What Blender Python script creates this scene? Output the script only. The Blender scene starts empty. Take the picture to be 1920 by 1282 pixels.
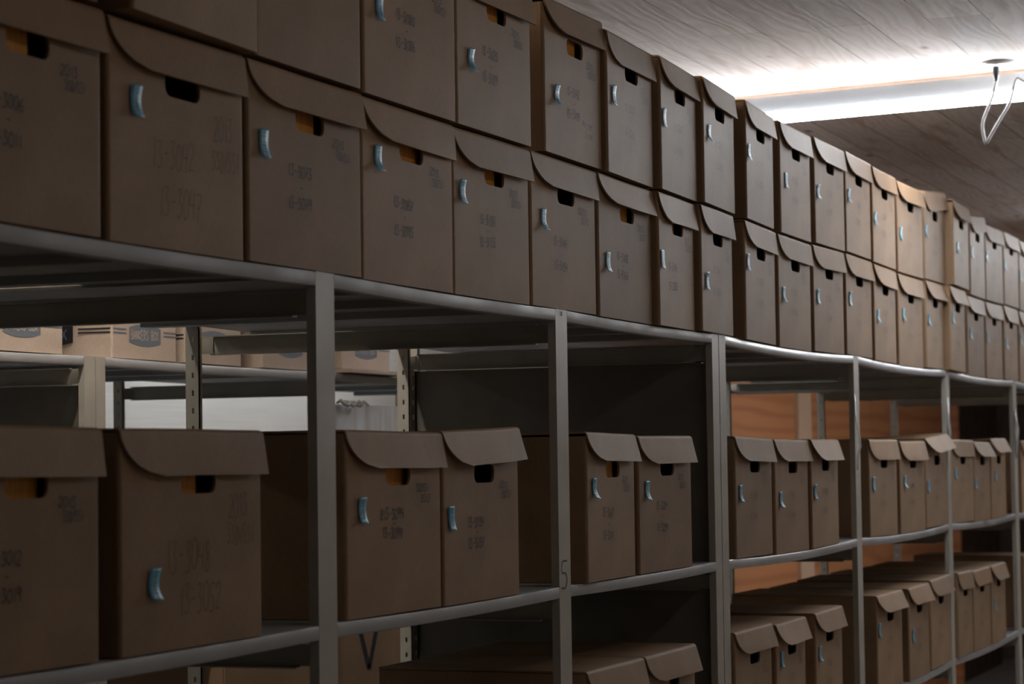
import bpy, bmesh, math, random
from mathutils import Vector, Matrix

S = bpy.context.scene
C = S.collection
random.seed(7)

# ---------------------------------------------------------------- camera
ZC = 1.50                      # eye height; the shelf front is the plane y = 0
F_PX = 4476.27
yaw, pitch, roll = 0.36681, 0.04909, -0.01413
Fw = Vector((math.cos(yaw)*math.cos(pitch), math.sin(yaw)*math.cos(pitch), math.sin(pitch)))
R0 = Vector((math.sin(yaw), -math.cos(yaw), 0)); U0 = R0.cross(Fw)
Rt = math.cos(roll)*R0 + math.sin(roll)*U0
Up = -math.sin(roll)*R0 + math.cos(roll)*U0
cam_d = bpy.data.cameras.new('camera'); cam = bpy.data.objects.new('camera', cam_d); C.objects.link(cam)
M = Matrix((( Rt.x, Up.x, -Fw.x, 0.0), (Rt.y, Up.y, -Fw.y, -1.38), (Rt.z, Up.z, -Fw.z, ZC), (0, 0, 0, 1)))
cam.matrix_world = M
cam_d.sensor_width = 36.0; cam_d.lens = F_PX/1920*36.0
cam_d.clip_start = 0.05; cam_d.clip_end = 100
cam_d.dof.use_dof = True; cam_d.dof.focus_distance = 4.2; cam_d.dof.aperture_fstop = 9.0
S.camera = cam

# ---------------------------------------------------------------- world, exposure
S.view_settings.view_transform = 'Standard'; S.view_settings.look = 'None'
S.view_settings.gamma = 1.0; S.view_settings.use_curve_mapping = False
S.view_settings.exposure = 1.38
wd = bpy.data.worlds.new('world'); S.world = wd; wd.use_nodes = True
wd.node_tree.nodes['Background'].inputs['Color'].default_value = (0.5, 0.45, 0.42, 1)
wd.node_tree.nodes['Background'].inputs['Strength'].default_value = 0.0

TUBE = 31.0                    # emission of the lamp tubes
CEIL = ZC + 1.07
# ---------------------------------------------------------------- materials
def nmat(name, rough=0.6, metal=0.0, col=(0.5, 0.5, 0.5), spec=0.5):
    m = bpy.data.materials.new(name); m.use_nodes = True
    b = m.node_tree.nodes['Principled BSDF']
    b.inputs['Base Color'].default_value = (*col, 1)
    b.inputs['Roughness'].default_value = rough
    b.inputs['Metallic'].default_value = metal
    b.inputs['Specular IOR Level'].default_value = spec
    return m, m.node_tree.nodes, m.node_tree.links, b

def coord(N, L, scale):
    tc = N.new('ShaderNodeTexCoord'); mp = N.new('ShaderNodeMapping')
    mp.inputs['Scale'].default_value = scale
    L.new(tc.outputs['Object'], mp.inputs['Vector']); return mp.outputs['Vector']

def noise(N, L, vec, scale, detail=4, rough=0.55, dist=0.0):
    n = N.new('ShaderNodeTexNoise'); n.inputs['Scale'].default_value = scale
    n.inputs['Detail'].default_value = detail; n.inputs['Roughness'].default_value = rough
    n.inputs['Distortion'].default_value = dist
    L.new(vec, n.inputs['Vector']); return n

def ramp(N, L, fac, stops):
    r = N.new('ShaderNodeValToRGB'); e = r.color_ramp.elements
    while len(e) < len(stops): e.new(0.5)
    for i, (p, c) in enumerate(stops):
        e[i].position = p; e[i].color = (*c, 1)
    L.new(fac, r.inputs['Fac']); return r

def mix(N, L, fac, a, b, mode='MIX'):
    x = N.new('ShaderNodeMix'); x.data_type = 'RGBA'; x.blend_type = mode
    if isinstance(fac, float): x.inputs['Factor'].default_value = fac
    else: L.new(fac, x.inputs['Factor'])
    L.new(a, x.inputs['A'])
    if isinstance(b, tuple): x.inputs['B'].default_value = (*b, 1)
    else: L.new(b, x.inputs['B'])
    return x.outputs['Result']

def bump(N, L, b, h, strength, dist=0.002):
    bp = N.new('ShaderNodeBump'); bp.inputs['Strength'].default_value = strength
    bp.inputs['Distance'].default_value = dist
    L.new(h, bp.inputs['Height']); L.new(bp.outputs['Normal'], b.inputs['Normal'])

def cardboard(name, c1, c2, rough=0.55):
    m, N, L, b = nmat(name, rough, spec=0.14)
    oi = N.new('ShaderNodeObjectInfo')
    v = coord(N, L, (1, 1, 1))
    n1 = noise(N, L, v, 9, 3)
    r1 = ramp(N, L, n1.outputs['Fac'], [(0.3, c1), (0.72, c2)])
    v2 = coord(N, L, (1, 1, .18)); n2 = noise(N, L, v2, 520, 2)       # vertical fibre and flute lines
    r2 = ramp(N, L, n2.outputs['Fac'], [(0.25, (.86, .86, .86)), (0.75, (1.08, 1.08, 1.08))])
    c = mix(N, L, 1.0, r1.outputs['Color'], r2.outputs['Color'], 'MULTIPLY')
    n3 = noise(N, L, v, 2.3, 2)
    r3 = ramp(N, L, n3.outputs['Fac'], [(0.35, (.9, .9, .9)), (0.65, (1.06, 1.06, 1.06))])
    c = mix(N, L, 1.0, c, r3.outputs['Color'], 'MULTIPLY')
    rr = ramp(N, L, oi.outputs['Random'], [(0.0, (.9, .9, .9)), (1.0, (1.08, 1.07, 1.05))])
    c = mix(N, L, 1.0, c, rr.outputs['Color'], 'MULTIPLY')
    L.new(c, b.inputs['Base Color'])
    bump(N, L, b, n2.outputs['Fac'], 0.12, 0.001)
    return m

CARD = cardboard('brown_cardboard', (.30, .195, .118), (.37, .243, .15), 0.58)
PALE = cardboard('pale_cardboard', (.52, .425, .355), (.58, .48, .405), 0.6)

def metal_paint(name, col, rough, metal, var=.25):
    m, N, L, b = nmat(name, rough, metal, col)
    v = coord(N, L, (1, 1, 1)); n = noise(N, L, v, 14, 5)
    a = tuple(x*(1-var) for x in col); c = tuple(min(1, x*(1+var*.5)) for x in col)
    r = ramp(N, L, n.outputs['Fac'], [(.3, a), (.7, c)])
    L.new(r.outputs['Color'], b.inputs['Base Color'])
    n2 = noise(N, L, v, 9, 3)
    r2 = ramp(N, L, n2.outputs['Fac'], [(.3, (rough*.8,)*3), (.7, (min(1, rough*1.3),)*3)])
    L.new(r2.outputs['Color'], b.inputs['Roughness'])
    return m
POSTM = metal_paint('beige_enamel_steel', (.43, .41, .36), .42, 0.0, .12)
DECKM = metal_paint('grey_enamel_steel', (.36, .37, .385), .5, 0.0, .08)
GALV = metal_paint('galvanised_steel', (.42, .43, .45), .36, 0.5, .12)
PANELM = metal_paint('dark_beige_sheet_steel', (.17, .155, .135), .5, 0.0, .15)
UNDERM = metal_paint('shelf_underside_board', (.13, .105, .085), .7, 0.0, .3)

INK, *_ = nmat('black_marker_ink', .6, 0, (.012, .011, .016))
THININK, *_ = nmat('dark_pen_ink', .6, 0, (.035, .024, .030))
FAINT, *_ = nmat('faded_pen_ink', .6, 0, (.085, .058, .045))
BLUEINK, *_ = nmat('slate_blue_print', .6, 0, (.13, .16, .21))
DARKPRINT, *_ = nmat('black_blue_print', .6, 0, (.012, .014, .022))
STICK, N, L, b = nmat('blue_glossy_sticker', .46, 0, (.10, .34, .52), .3)
n = noise(N, L, coord(N, L, (1, 1, 1)), 60, 3)
L.new(ramp(N, L, n.outputs['Fac'], [(.3, (.085, .33, .50)), (.7, (.14, .42, .62))]).outputs['Color'], b.inputs['Base Color'])
ORANGE, N, L, b = nmat('orange_folder_card', .6, 0, (.75, .33, .05))
n = noise(N, L, coord(N, L, (1, 1, .1)), 200, 3)
L.new(ramp(N, L, n.outputs['Fac'], [(.3, (.60, .22, .025)), (.7, (.85, .40, .06))]).outputs['Color'], b.inputs['Base Color'])
WHITEP = metal_paint('white_enamel', (.62, .64, .66), .4, 0, .05)
CABLEM, *_ = nmat('grey_cable_sheath', .45, 0, (.45, .46, .47))
DARKP, *_ = nmat('dark_grey_plastic', .4, 0, (.04, .045, .05))
CLEAR, N, L, b = nmat('clear_tape', .2, 0, (.75, .75, .75)); b.inputs['Transmission Weight'].default_value = .35
BATTEN, N, L, b = nmat('brown_wood_strip', .6, 0, (.30, .20, .13))
n = noise(N, L, coord(N, L, (40, 3, 40)), 6, 4)
L.new(ramp(N, L, n.outputs['Fac'], [(.3, (.075, .045, .028)), (.7, (.13, .085, .055))]).outputs['Color'], b.inputs['Base Color'])
TUBEM, N, L, b = nmat('lit_tube', .4, 0, (1, 1, 1))
b.inputs['Emission Color'].default_value = (.93, .96, 1.0, 1); b.inputs['Emission Strength'].default_value = TUBE

def tubemat(name, col, st):
    t, *_r = nmat(name, .4, 0, (1, 1, 1)); q = t.node_tree.nodes['Principled BSDF']
    q.inputs['Emission Color'].default_value = (*col, 1); q.inputs['Emission Strength'].default_value = st; return t
WARM = tubemat('warm_fill_tube', (1.0, .92, .80), TUBE*1.0)
DIM = tubemat('dim_fill_tube', (1.0, .92, .83), TUBE*.066)
REART = tubemat('rear_fill_tube', (.93, 1.0, 1.0), TUBE*.45)
FWALL, *_ = nmat('cream_wall_paint', .7, 0, (.62, .54, .46))
LOWT = tubemat('low_fill_tube', (1.0, .94, .85), TUBE*.22)
FART = tubemat('far_fill_tube', (.95, .97, 1.0), TUBE*1.45)
REFL, *_ = nmat('grey_reflector_steel', .25, .9, (.20, .205, .215))

# board-marked ceiling: boards run along x, 0.14 m wide
CEILM, N, L, b = nmat('board_ceiling', .72, 0, (.5, .5, .5), .35)
tc = N.new('ShaderNodeTexCoord'); mp = N.new('ShaderNodeMapping')
mp.inputs['Location'].default_value = (0.35, 0.108, 0)
L.new(tc.outputs['Object'], mp.inputs['Vector'])
br = N.new('ShaderNodeTexBrick'); L.new(mp.outputs['Vector'], br.inputs['Vector'])
br.inputs['Scale'].default_value = 1.0; br.inputs['Brick Width'].default_value = 2.35; br.inputs['Row Height'].default_value = .14
br.inputs['Mortar Size'].default_value = .0024; br.inputs['Mortar Smooth'].default_value = .2
br.inputs['Color1'].default_value = (.40, .365, .34, 1); br.inputs['Color2'].default_value = (.60, .56, .53, 1); br.inputs['Mortar'].default_value = (.16, .10, .07, 1)
br.offset = .37
mg = N.new('ShaderNodeMapping'); mg.inputs['Scale'].default_value = (1.3, 9, 1); L.new(tc.outputs['Object'], mg.inputs['Vector'])
g0 = noise(N, L, mg.outputs['Vector'], 1.6, 2, .5, .6)
wv = N.new('ShaderNodeTexWave'); wv.wave_type = 'BANDS'; wv.bands_direction = 'Y'
mw = N.new('ShaderNodeMapping'); mw.inputs['Scale'].default_value = (.55, 2.2, 1); L.new(tc.outputs['Object'], mw.inputs['Vector'])
L.new(mw.outputs['Vector'], wv.inputs['Vector']); wv.inputs['Scale'].default_value = 4.5; wv.inputs['Distortion'].default_value = 17
wv.inputs['Detail'].default_value = 3; wv.inputs['Detail Scale'].default_value = .7; wv.inputs['Detail Roughness'].default_value = .55
rw = ramp(N, L, wv.outputs['Fac'], [(0, (.76, .72, .69)), (.4, (1.02, 1.02, 1.02))])
c = mix(N, L, .5, br.outputs['Color'], rw.outputs['Color'], 'MULTIPLY')
rs = ramp(N, L, g0.outputs['Fac'], [(.55, (0, 0, 0)), (.66, (1, 1, 1))])     # brown stains
c2 = mix(N, L, rs.outputs['Color'], c, (.36, .285, .235))
kn = N.new('ShaderNodeTexVoronoi'); mk = N.new('ShaderNodeMapping'); mk.inputs['Scale'].default_value = (1.9, 4.6, 1)
L.new(tc.outputs['Object'], mk.inputs['Vector'])
nd = noise(N, L, mk.outputs['Vector'], 5, 2); md = mix(N, L, .06, mk.outputs['Vector'], nd.outputs['Color'])
L.new(md, kn.inputs['Vector']); kn.inputs['Scale'].default_value = 1.3
rk = ramp(N, L, kn.outputs['Distance'], [(.035, (1, 1, 1)), (.10, (0, 0, 0))])
c3 = mix(N, L, rk.outputs['Color'], c2, (.14, .07, .04))
L.new(c3, b.inputs['Base Color'])
hm = mix(N, L, .5, wv.outputs['Color'], br.outputs['Fac']); bump(N, L, b, hm, .35, .003)

WALLM, N, L, b = nmat('white_wall_paint', .6, 0, (.7, .73, .74))
tc = N.new('ShaderNodeTexCoord'); mp = N.new('ShaderNodeMapping'); mp.inputs['Scale'].default_value = (.6, 1, 26)
L.new(tc.outputs['Object'], mp.inputs['Vector'])
n = noise(N, L, mp.outputs['Vector'], 3, 3)
L.new(ramp(N, L, n.outputs['Fac'], [(.35, (.74, .775, .78)), (.65, (.82, .85, .855))]).outputs['Color'], b.inputs['Base Color'])
bump(N, L, b, n.outputs['Fac'], .3, .003)

CONC, N, L, b = nmat('concrete', .75, 0, (.25, .24, .23))
n = noise(N, L, coord(N, L, (1, 1, 1)), 3, 6)
L.new(ramp(N, L, n.outputs['Fac'], [(.3, (.34, .31, .28)), (.7, (.46, .42, .38))]).outputs['Color'], b.inputs['Base Color'])

PLY, N, L, b = nmat('plywood', .6, 0, (.45, .22, .1))
tc = N.new('ShaderNodeTexCoord'); mp = N.new('ShaderNodeMapping'); mp.inputs['Scale'].default_value = (.55, 1, 5)
L.new(tc.outputs['Object'], mp.inputs['Vector'])
wv = N.new('ShaderNodeTexWave'); wv.bands_direction = 'Z'; L.new(mp.outputs['Vector'], wv.inputs['Vector'])
wv.inputs['Scale'].default_value = .8; wv.inputs['Distortion'].default_value = 12; wv.inputs['Detail'].default_value = 3; wv.inputs['Detail Scale'].default_value = .8
rw = ramp(N, L, wv.outputs['Fac'], [(0, (.44, .175, .072)), (.6, (.54, .24, .105))])
kn = N.new('ShaderNodeTexVoronoi'); L.new(mp.outputs['Vector'], kn.inputs['Vector']); kn.inputs['Scale'].default_value = 1.1
rk = ramp(N, L, kn.outputs['Distance'], [(.03, (1, 1, 1)), (.12, (0, 0, 0))])
L.new(mix(N, L, rk.outputs['Color'], rw.outputs['Color'], (.20, .06, .025)), b.inputs['Base Color'])
DWOOD = metal_paint('dark_brown_boarding', (.085, .05, .035), .6, 0, .3)
PLYEDGE, *_ = nmat('pale_plywood_edge', .6, 0, (.62, .45, .32))
WRAP, N, L, b = nmat('milky_plastic_wrap', .3, 0, (.50, .53, .56), .7)
n = noise(N, L, coord(N, L, (14, 14, 1.2)), 1.2, 3, .6, .5)
L.new(ramp(N, L, n.outputs['Fac'], [(.42, (.58, .58, .57)), (.60, (.78, .84, .90))]).outputs['Color'], b.inputs['Base Color'])
bump(N, L, b, n.outputs['Fac'], .5, .01)

# ---------------------------------------------------------------- mesh helpers
class MB:
    def __init__(s): s.v = []; s.f = []; s.m = []; s.cur = 0
    def add(s, vs, fs):
        o = len(s.v); s.v += [tuple(p) for p in vs]
        for f in fs: s.f.append([o+i for i in f]); s.m.append(s.cur)
    def box(s, x0, x1, y0, y1, z0, z1):
        s.add([(x0,y0,z0),(x1,y0,z0),(x1,y1,z0),(x0,y1,z0),(x0,y0,z1),(x1,y0,z1),(x1,y1,z1),(x0,y1,z1)],
              [(0,3,2,1),(4,5,6,7),(0,1,5,4),(1,2,6,5),(2,3,7,6),(3,0,4,7)])
    def loft(s, rings, closed=True, caps=True):
        n = len(rings[0]); o = []
        for r in rings: o += r
        fs = []
        for i in range(len(rings)-1):
            for k in range(n if closed else n-1):
                a = i*n+k; b_ = i*n+(k+1) % n
                fs.append((a, b_, b_+n, a+n))
        if caps and closed:
            fs.append(tuple(range(n))[::-1]); fs.append(tuple((len(rings)-1)*n+k for k in range(n)))
        s.add(o, fs)
    def tube(s, pts, r, n=10, caps=True):
        pts = [Vector(p) for p in pts]; rings = []
        up = Vector((.13, .27, .95)); 
        for i, p in enumerate(pts):
            t = (pts[min(i+1, len(pts)-1)]-pts[max(i-1, 0)]).normalized()
            a = t.cross(up)
            if a.length < .05: a = t.cross(Vector((1, 0, 0)))
            a.normalize(); b_ = t.cross(a); up = -t.cross(a).cross(t).cross(t) if False else up
            rr = r[i] if isinstance(r, (list, tuple)) else r
            rings.append([tuple(p+rr*(math.cos(q)*a+math.sin(q)*b_)) for q in [2*math.pi*k/n for k in range(n)]])
        s.loft(rings, True, caps)
    def build(s, name, mats, parent=None, smooth=False, loc=None, rz=0, recalc=True, bevel=0):
        me = bpy.data.meshes.new(name); me.from_pydata(s.v, [], s.f)
        if not isinstance(mats, (list, tuple)): mats = [mats]
        for m in mats: me.materials.append(m)
        for p, k in zip(me.polygons, s.m): p.material_index = k
        if recalc:
            bm = bmesh.new(); bm.from_mesh(me); bmesh.ops.recalc_face_normals(bm, faces=bm.faces)
            if bevel:
                bmesh.ops.bevel(bm, geom=[e for e in bm.edges if len(e.link_faces) == 2 and e.calc_face_angle() > .6], offset=bevel, segments=2, affect='EDGES')
            bm.to_mesh(me); bm.free()
        if smooth:
            for p in me.polygons: p.use_smooth = True
        o = bpy.data.objects.new(name, me); C.objects.link(o)
        if parent: o.parent = parent
        if loc: o.location = loc
        if rz: o.rotation_euler = (0, 0, rz)
        return o

def tag(o, label=None, cat=None, group=None, kind=None):
    if label: o['label'] = label
    if cat: o['category'] = cat
    if group: o['group'] = group
    if kind: o['kind'] = kind
    return o
def empty(name, loc, rz=0):
    o = bpy.data.objects.new(name, None); C.objects.link(o); o.location = loc; o.rotation_euler = (0, 0, rz)
    o.empty_display_size = .05
    return o

# ---------------------------------------------------------------- handwriting
G = {
 '0': [[(.3,1),(.08,.8),(.02,.45),(.12,.1),(.32,0),(.52,.15),(.6,.5),(.5,.85),(.3,1)]],
 '1': [[(.28,1),(.3,0)]],
 '2': [[(.05,.8),(.2,1),(.45,.95),(.52,.72),(.35,.4),(.05,.03),(.3,.06),(.6,.02)]],
 '3': [[(.05,.95),(.45,1),(.25,.6),(.5,.45),(.48,.15),(.25,0),(.02,.08)]],
 '4': [[(.12,1),(.04,.5),(.55,.5)],[(.48,.95),(.46,0)]],
 '5': [[(.52,1),(.12,.97),(.1,.6),(.4,.55),(.52,.3),(.38,.03),(.05,.05)]],
 '6': [[(.42,1),(.15,.6),(.05,.25),(.2,.0),(.45,.08),(.45,.38),(.2,.42),(.07,.28)]],
 '7': [[(.03,.95),(.55,.97),(.3,.4),(.22,0)],[(.15,.5),(.48,.52)]],
 '8': [[(.45,.9),(.2,1),(.1,.75),(.45,.4),(.45,.1),(.2,0),(.08,.22),(.3,.5),(.48,.75),(.45,.9)]],
 '9': [[(.5,.8),(.25,1),(.06,.75),(.2,.52),(.48,.65),(.5,.9),(.42,0)]],
 '-': [[(.1,.48),(.5,.5)]],
 '/': [[(.45,1.05),(.15,-.05)]],
 'S': [[(.5,.9),(.28,1),(.08,.8),(.3,.55),(.5,.3),(.35,.02),(.05,.08)]],
 'D': [[(.1,1),(.12,0),(.4,.1),(.55,.5),(.42,.88),(.08,1)]],
 'I': [[(.3,1),(.3,0)]],
 'N': [[(.05,0),(.05,1),(.52,0),(.52,1)]],
 'B': [[(.08,0),(.08,1),(.45,.95),(.48,.6),(.1,.52),(.5,.42),(.52,.06),(.08,0)]],
 'A': [[(.0,0),(.28,1),(.56,0)],[(.12,.38),(.45,.38)]],
 'K': [[(.08,0),(.08,1)],[(.52,1),(.1,.45),(.55,0)]],
 'E': [[(.52,1),(.08,1),(.08,0),(.52,0)],[(.08,.52),(.42,.52)]],
 'R': [[(.08,0),(.08,1),(.45,.95),(.48,.6),(.1,.5),(.52,0)]],
 'O': [[(.3,1),(.06,.8),(.04,.2),(.3,0),(.54,.2),(.54,.8),(.3,1)]],
 'X': [[(.04,0),(.54,1)],[(.04,1),(.54,0)]],
 'o': [[(.3,.5),(.1,.35),(.12,.05),(.32,0),(.5,.15),(.46,.42),(.3,.5)]],
 't': [[(.28,.95),(.28,.05),(.45,0)],[(.1,.6),(.48,.62)]],
 'i': [[(.3,.5),(.3,0)],[(.3,.72),(.31,.78)]],
 'n': [[(.12,.5),(.12,0)],[(.12,.35),(.35,.5),(.48,.35),(.48,0)]],
 'b': [[(.1,1),(.1,0),(.4,.02),(.48,.28),(.3,.48),(.1,.4)]],
 'x': [[(.1,.5),(.48,0)],[(.48,.5),(.1,0)]],
}
def smoothline(p, k=3):
    if len(p) < 3: return p
    out = []
    for i in range(len(p)-1):
        p0 = p[max(i-1, 0)]; p1 = p[i]; p2 = p[i+1]; p3 = p[min(i+2, len(p)-1)]
        for j in range(k):
            t = j/k
            out.append(tuple(.5*((2*p1[a])+(-p0[a]+p2[a])*t+(2*p0[a]-5*p1[a]+4*p2[a]-p3[a])*t*t+(-p0[a]+3*p1[a]-3*p2[a]+p3[a])*t**3) for a in (0, 1)))
    out.append(p[-1]); return out
def ribbon(mb, pts, w, mapf):
    pts = [Vector((p[0], p[1])) for p in pts]
    vs = []
    for i, p in enumerate(pts):
        t = pts[min(i+1, len(pts)-1)]-pts[max(i-1, 0)]
        if t.length < 1e-7: t = Vector((1, 0))
        t.normalize(); nn = Vector((-t.y, t.x))*w/2
        vs += [mapf(*(p+nn)), mapf(*(p-nn))]
    mb.add(vs, [(2*i, 2*i+1, 2*i+3, 2*i+2) for i in range(len(pts)-1)])
def write(mb, text, u, z, h, w, mapf, rng, slant=.08, jit=1.0, aspect=.62, rot=0.0):
    adv = h*aspect*1.12; tot = adv*len(text); x = -tot/2; cr, sr = math.cos(rot), math.sin(rot)
    for ch in text:
        if ch != ' ':
            hh = h*(1+.12*jit*(rng.random()-.5)); dy = h*.10*jit*(rng.random()-.5)
            for st in G[ch]:
                q = []
                for a, b_ in smoothline(st):
                    px = x+(a*aspect/.62)*h+slant*b_*h; py = b_*hh-h/2+dy
                    q.append((u+px*cr-py*sr, z+px*sr+py*cr))
                ribbon(mb, q, w, mapf)
        x += adv*(.75 if ch in '1I/' else 1)
BOXES = [
    ('U-1', 1.995, 0.000, 0.0000, 0.320, None),
    ('U0', 2.352, -0.022, 0.0300, 0.330, None),
    ('U1', 2.700, 0.000, 0.0000, 0.319, None),
    ('U2', 3.034, 0.003, -0.0100, 0.332, (0.052, 0.129)),
    ('U3', 3.373, 0.001, -0.0029, 0.324, (0.056, 0.106)),
    ('U4', 3.760, 0.000, -0.0010, 0.297, (0.057, 0.102)),
    ('U5', 4.064, -0.009, 0.0288, 0.298, (0.038, 0.143)),
    ('U6', 4.380, -0.011, 0.0400, 0.280, (0.022, 0.140)),
    ('U7', 4.670, -0.011, 0.0400, 0.270, (0.044, 0.146)),
    ('U8', 4.995, -0.011, 0.0400, 0.270, (0.022, 0.146)),
    ('U9', 5.308, -0.005, 0.0163, 0.305, (0.052, 0.124)),
    ('U10', 5.654, -0.001, 0.0038, 0.317, (0.028, 0.126)),
    ('U11', 5.978, -0.002, 0.0077, 0.298, (0.029, 0.145)),
    ('U12', 6.283, -0.004, 0.0125, 0.307, (0.026, 0.117)),
    ('U13', 6.632, 0.003, -0.0100, 0.340, (0.040, 0.110)),
    ('U14', 7.007, 0.001, -0.0019, 0.324, (0.022, 0.141)),
    ('U15', 7.332, -0.0240, 0.0050, 0.266, (0.069, 0.119)),
    ('U16', 7.724, -0.005, 0.0154, 0.296, (0.037, 0.139)),
    ('U17', 8.051, 0.002, -0.0067, 0.333, (0.022, 0.147)),
    ('U18', 8.401, -0.001, 0.0019, 0.319, (0.022, 0.133)),
    ('U19', 8.737, -0.001, 0.0019, 0.318, (0.022, 0.125)),
    ('L0', 2.000, 0.000, 0.0000, 0.318, None),
    ('L1', 2.336, 0.002, -0.0067, 0.325, (0.059, 0.166)),
    ('L2', 2.679, 0.003, -0.0100, 0.335, (0.041, 0.153)),
    ('L3', 3.021, 0.002, -0.0067, 0.327, (0.052, 0.175)),
    ('L4', 3.355, 0.002, -0.0048, 0.325, (0.034, 0.160)),
    ('L5', 3.695, 0.003, -0.0077, 0.322, (0.055, 0.147)),
    ('L6', 4.024, -0.002, 0.0067, 0.318, (0.048, 0.100)),
    ('L7', 4.354, -0.011, 0.0400, 0.271, (0.022, 0.127)),
    ('L8', 4.639, -0.011, 0.0400, 0.270, (0.040, 0.103)),
    ('L9', 4.977, -0.009, 0.0317, 0.287, (0.022, 0.168)),
    ('L10', 5.281, -0.003, 0.0086, 0.313, (0.043, 0.121)),
    ('L11', 5.621, -0.001, 0.0029, 0.319, (0.040, 0.133)),
    ('L12', 5.963, -0.001, 0.0038, 0.304, (0.041, 0.144)),
    ('L13', 6.274, -0.005, 0.0182, 0.299, (0.046, 0.119)),
    ('L14', 6.616, 0.002, -0.0058, 0.330, (0.064, 0.145)),
    ('L15', 6.977, -0.005, 0.0163, 0.299, (0.039, 0.142)),
    ('L16', 7.282, -0.0180, 0.0050, 0.252, (0.049, 0.161)),
    ('L17', 7.662, -0.002, 0.0048, 0.314, (0.054, 0.136)),
    ('L18', 8.015, 0.000, 0.0000, 0.321, (0.024, 0.136)),
    ('L19', 8.362, -0.003, 0.0096, 0.307, (0.042, 0.124)),
    ('L20', 8.687, -0.003, 0.0096, 0.304, (0.025, 0.153)),
    ('M0', 1.996, 0.000, 0.0000, 0.313, None),
    ('M1', 2.359, 0.003, -0.0100, 0.343, (0.071, 0.079)),
    ('M2', 2.959, 0.003, -0.0100, 0.327, (0.049, 0.148)),
    ('M3', 3.293, -0.001, 0.0038, 0.320, (0.029, 0.130)),
    ('M4', 3.920, -0.009, 0.0317, 0.296, (0.040, 0.163)),
    ('M5', 4.248, 0.003, -0.0096, 0.330, (0.046, 0.155)),
    ('M6', 4.888, -0.003, 0.0096, 0.313, (0.037, 0.137)),
    ('M7', 5.234, 0.002, -0.0058, 0.302, (0.044, 0.122)),
    ('M8', 5.543, -0.006, 0.0202, 0.298, (0.030, 0.133)),
    ('M9', 6.206, 0.003, -0.0096, 0.333, (0.042, 0.140)),
    ('M10', 6.596, 0.003, -0.0077, 0.331, (0.057, 0.144)),
    ('M11', 6.962, 0.003, -0.0100, 0.312, (0.026, 0.122)),
    ('M12', 7.362, 0.004, -0.0100, 0.354, (0.060, 0.153)),
    ('M13', 7.723, -0.001, 0.0038, 0.305, (0.022, 0.124)),
    ('M14', 8.035, -0.003, 0.0096, 0.306, (0.077, 0.144)),
    ('M15', 8.680, 0.000, 0.0000, 0.310, None),
    ('N0a', 2.955, 0.000, 0.0000, 0.320, None),
    ('N0', 3.290, 0.000, 0.0000, 0.320, None),
    ('N1', 3.930, 0.000, 0.0000, 0.315, None),
    ('N2', 4.262, 0.000, 0.0000, 0.320, None),
    ('N3', 4.858, -0.004, 0.0115, 0.311, None),
    ('N4', 5.183, -0.007, 0.0250, 0.294, (0.049, 0.177)),
    ('N5', 5.551, -0.006, 0.0202, 0.298, (0.037, 0.160)),
    ('N6', 6.243, -0.001, 0.0019, 0.320, (0.023, 0.165)),
    ('N7', 6.639, -0.004, 0.0125, 0.305, (0.053, 0.123)),
    ('N8', 6.961, -0.002, 0.0058, 0.313, None),
    ('N9', 7.363, -0.007, 0.0240, 0.282, None),
    ('N10', 7.660, -0.001, 0.0029, 0.312, None),
    ('N11', 7.979, -0.004, 0.0134, 0.298, (0.059, 0.127)),
    ('N12', 8.680, 0.000, 0.0000, 0.310, None),
]
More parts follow.
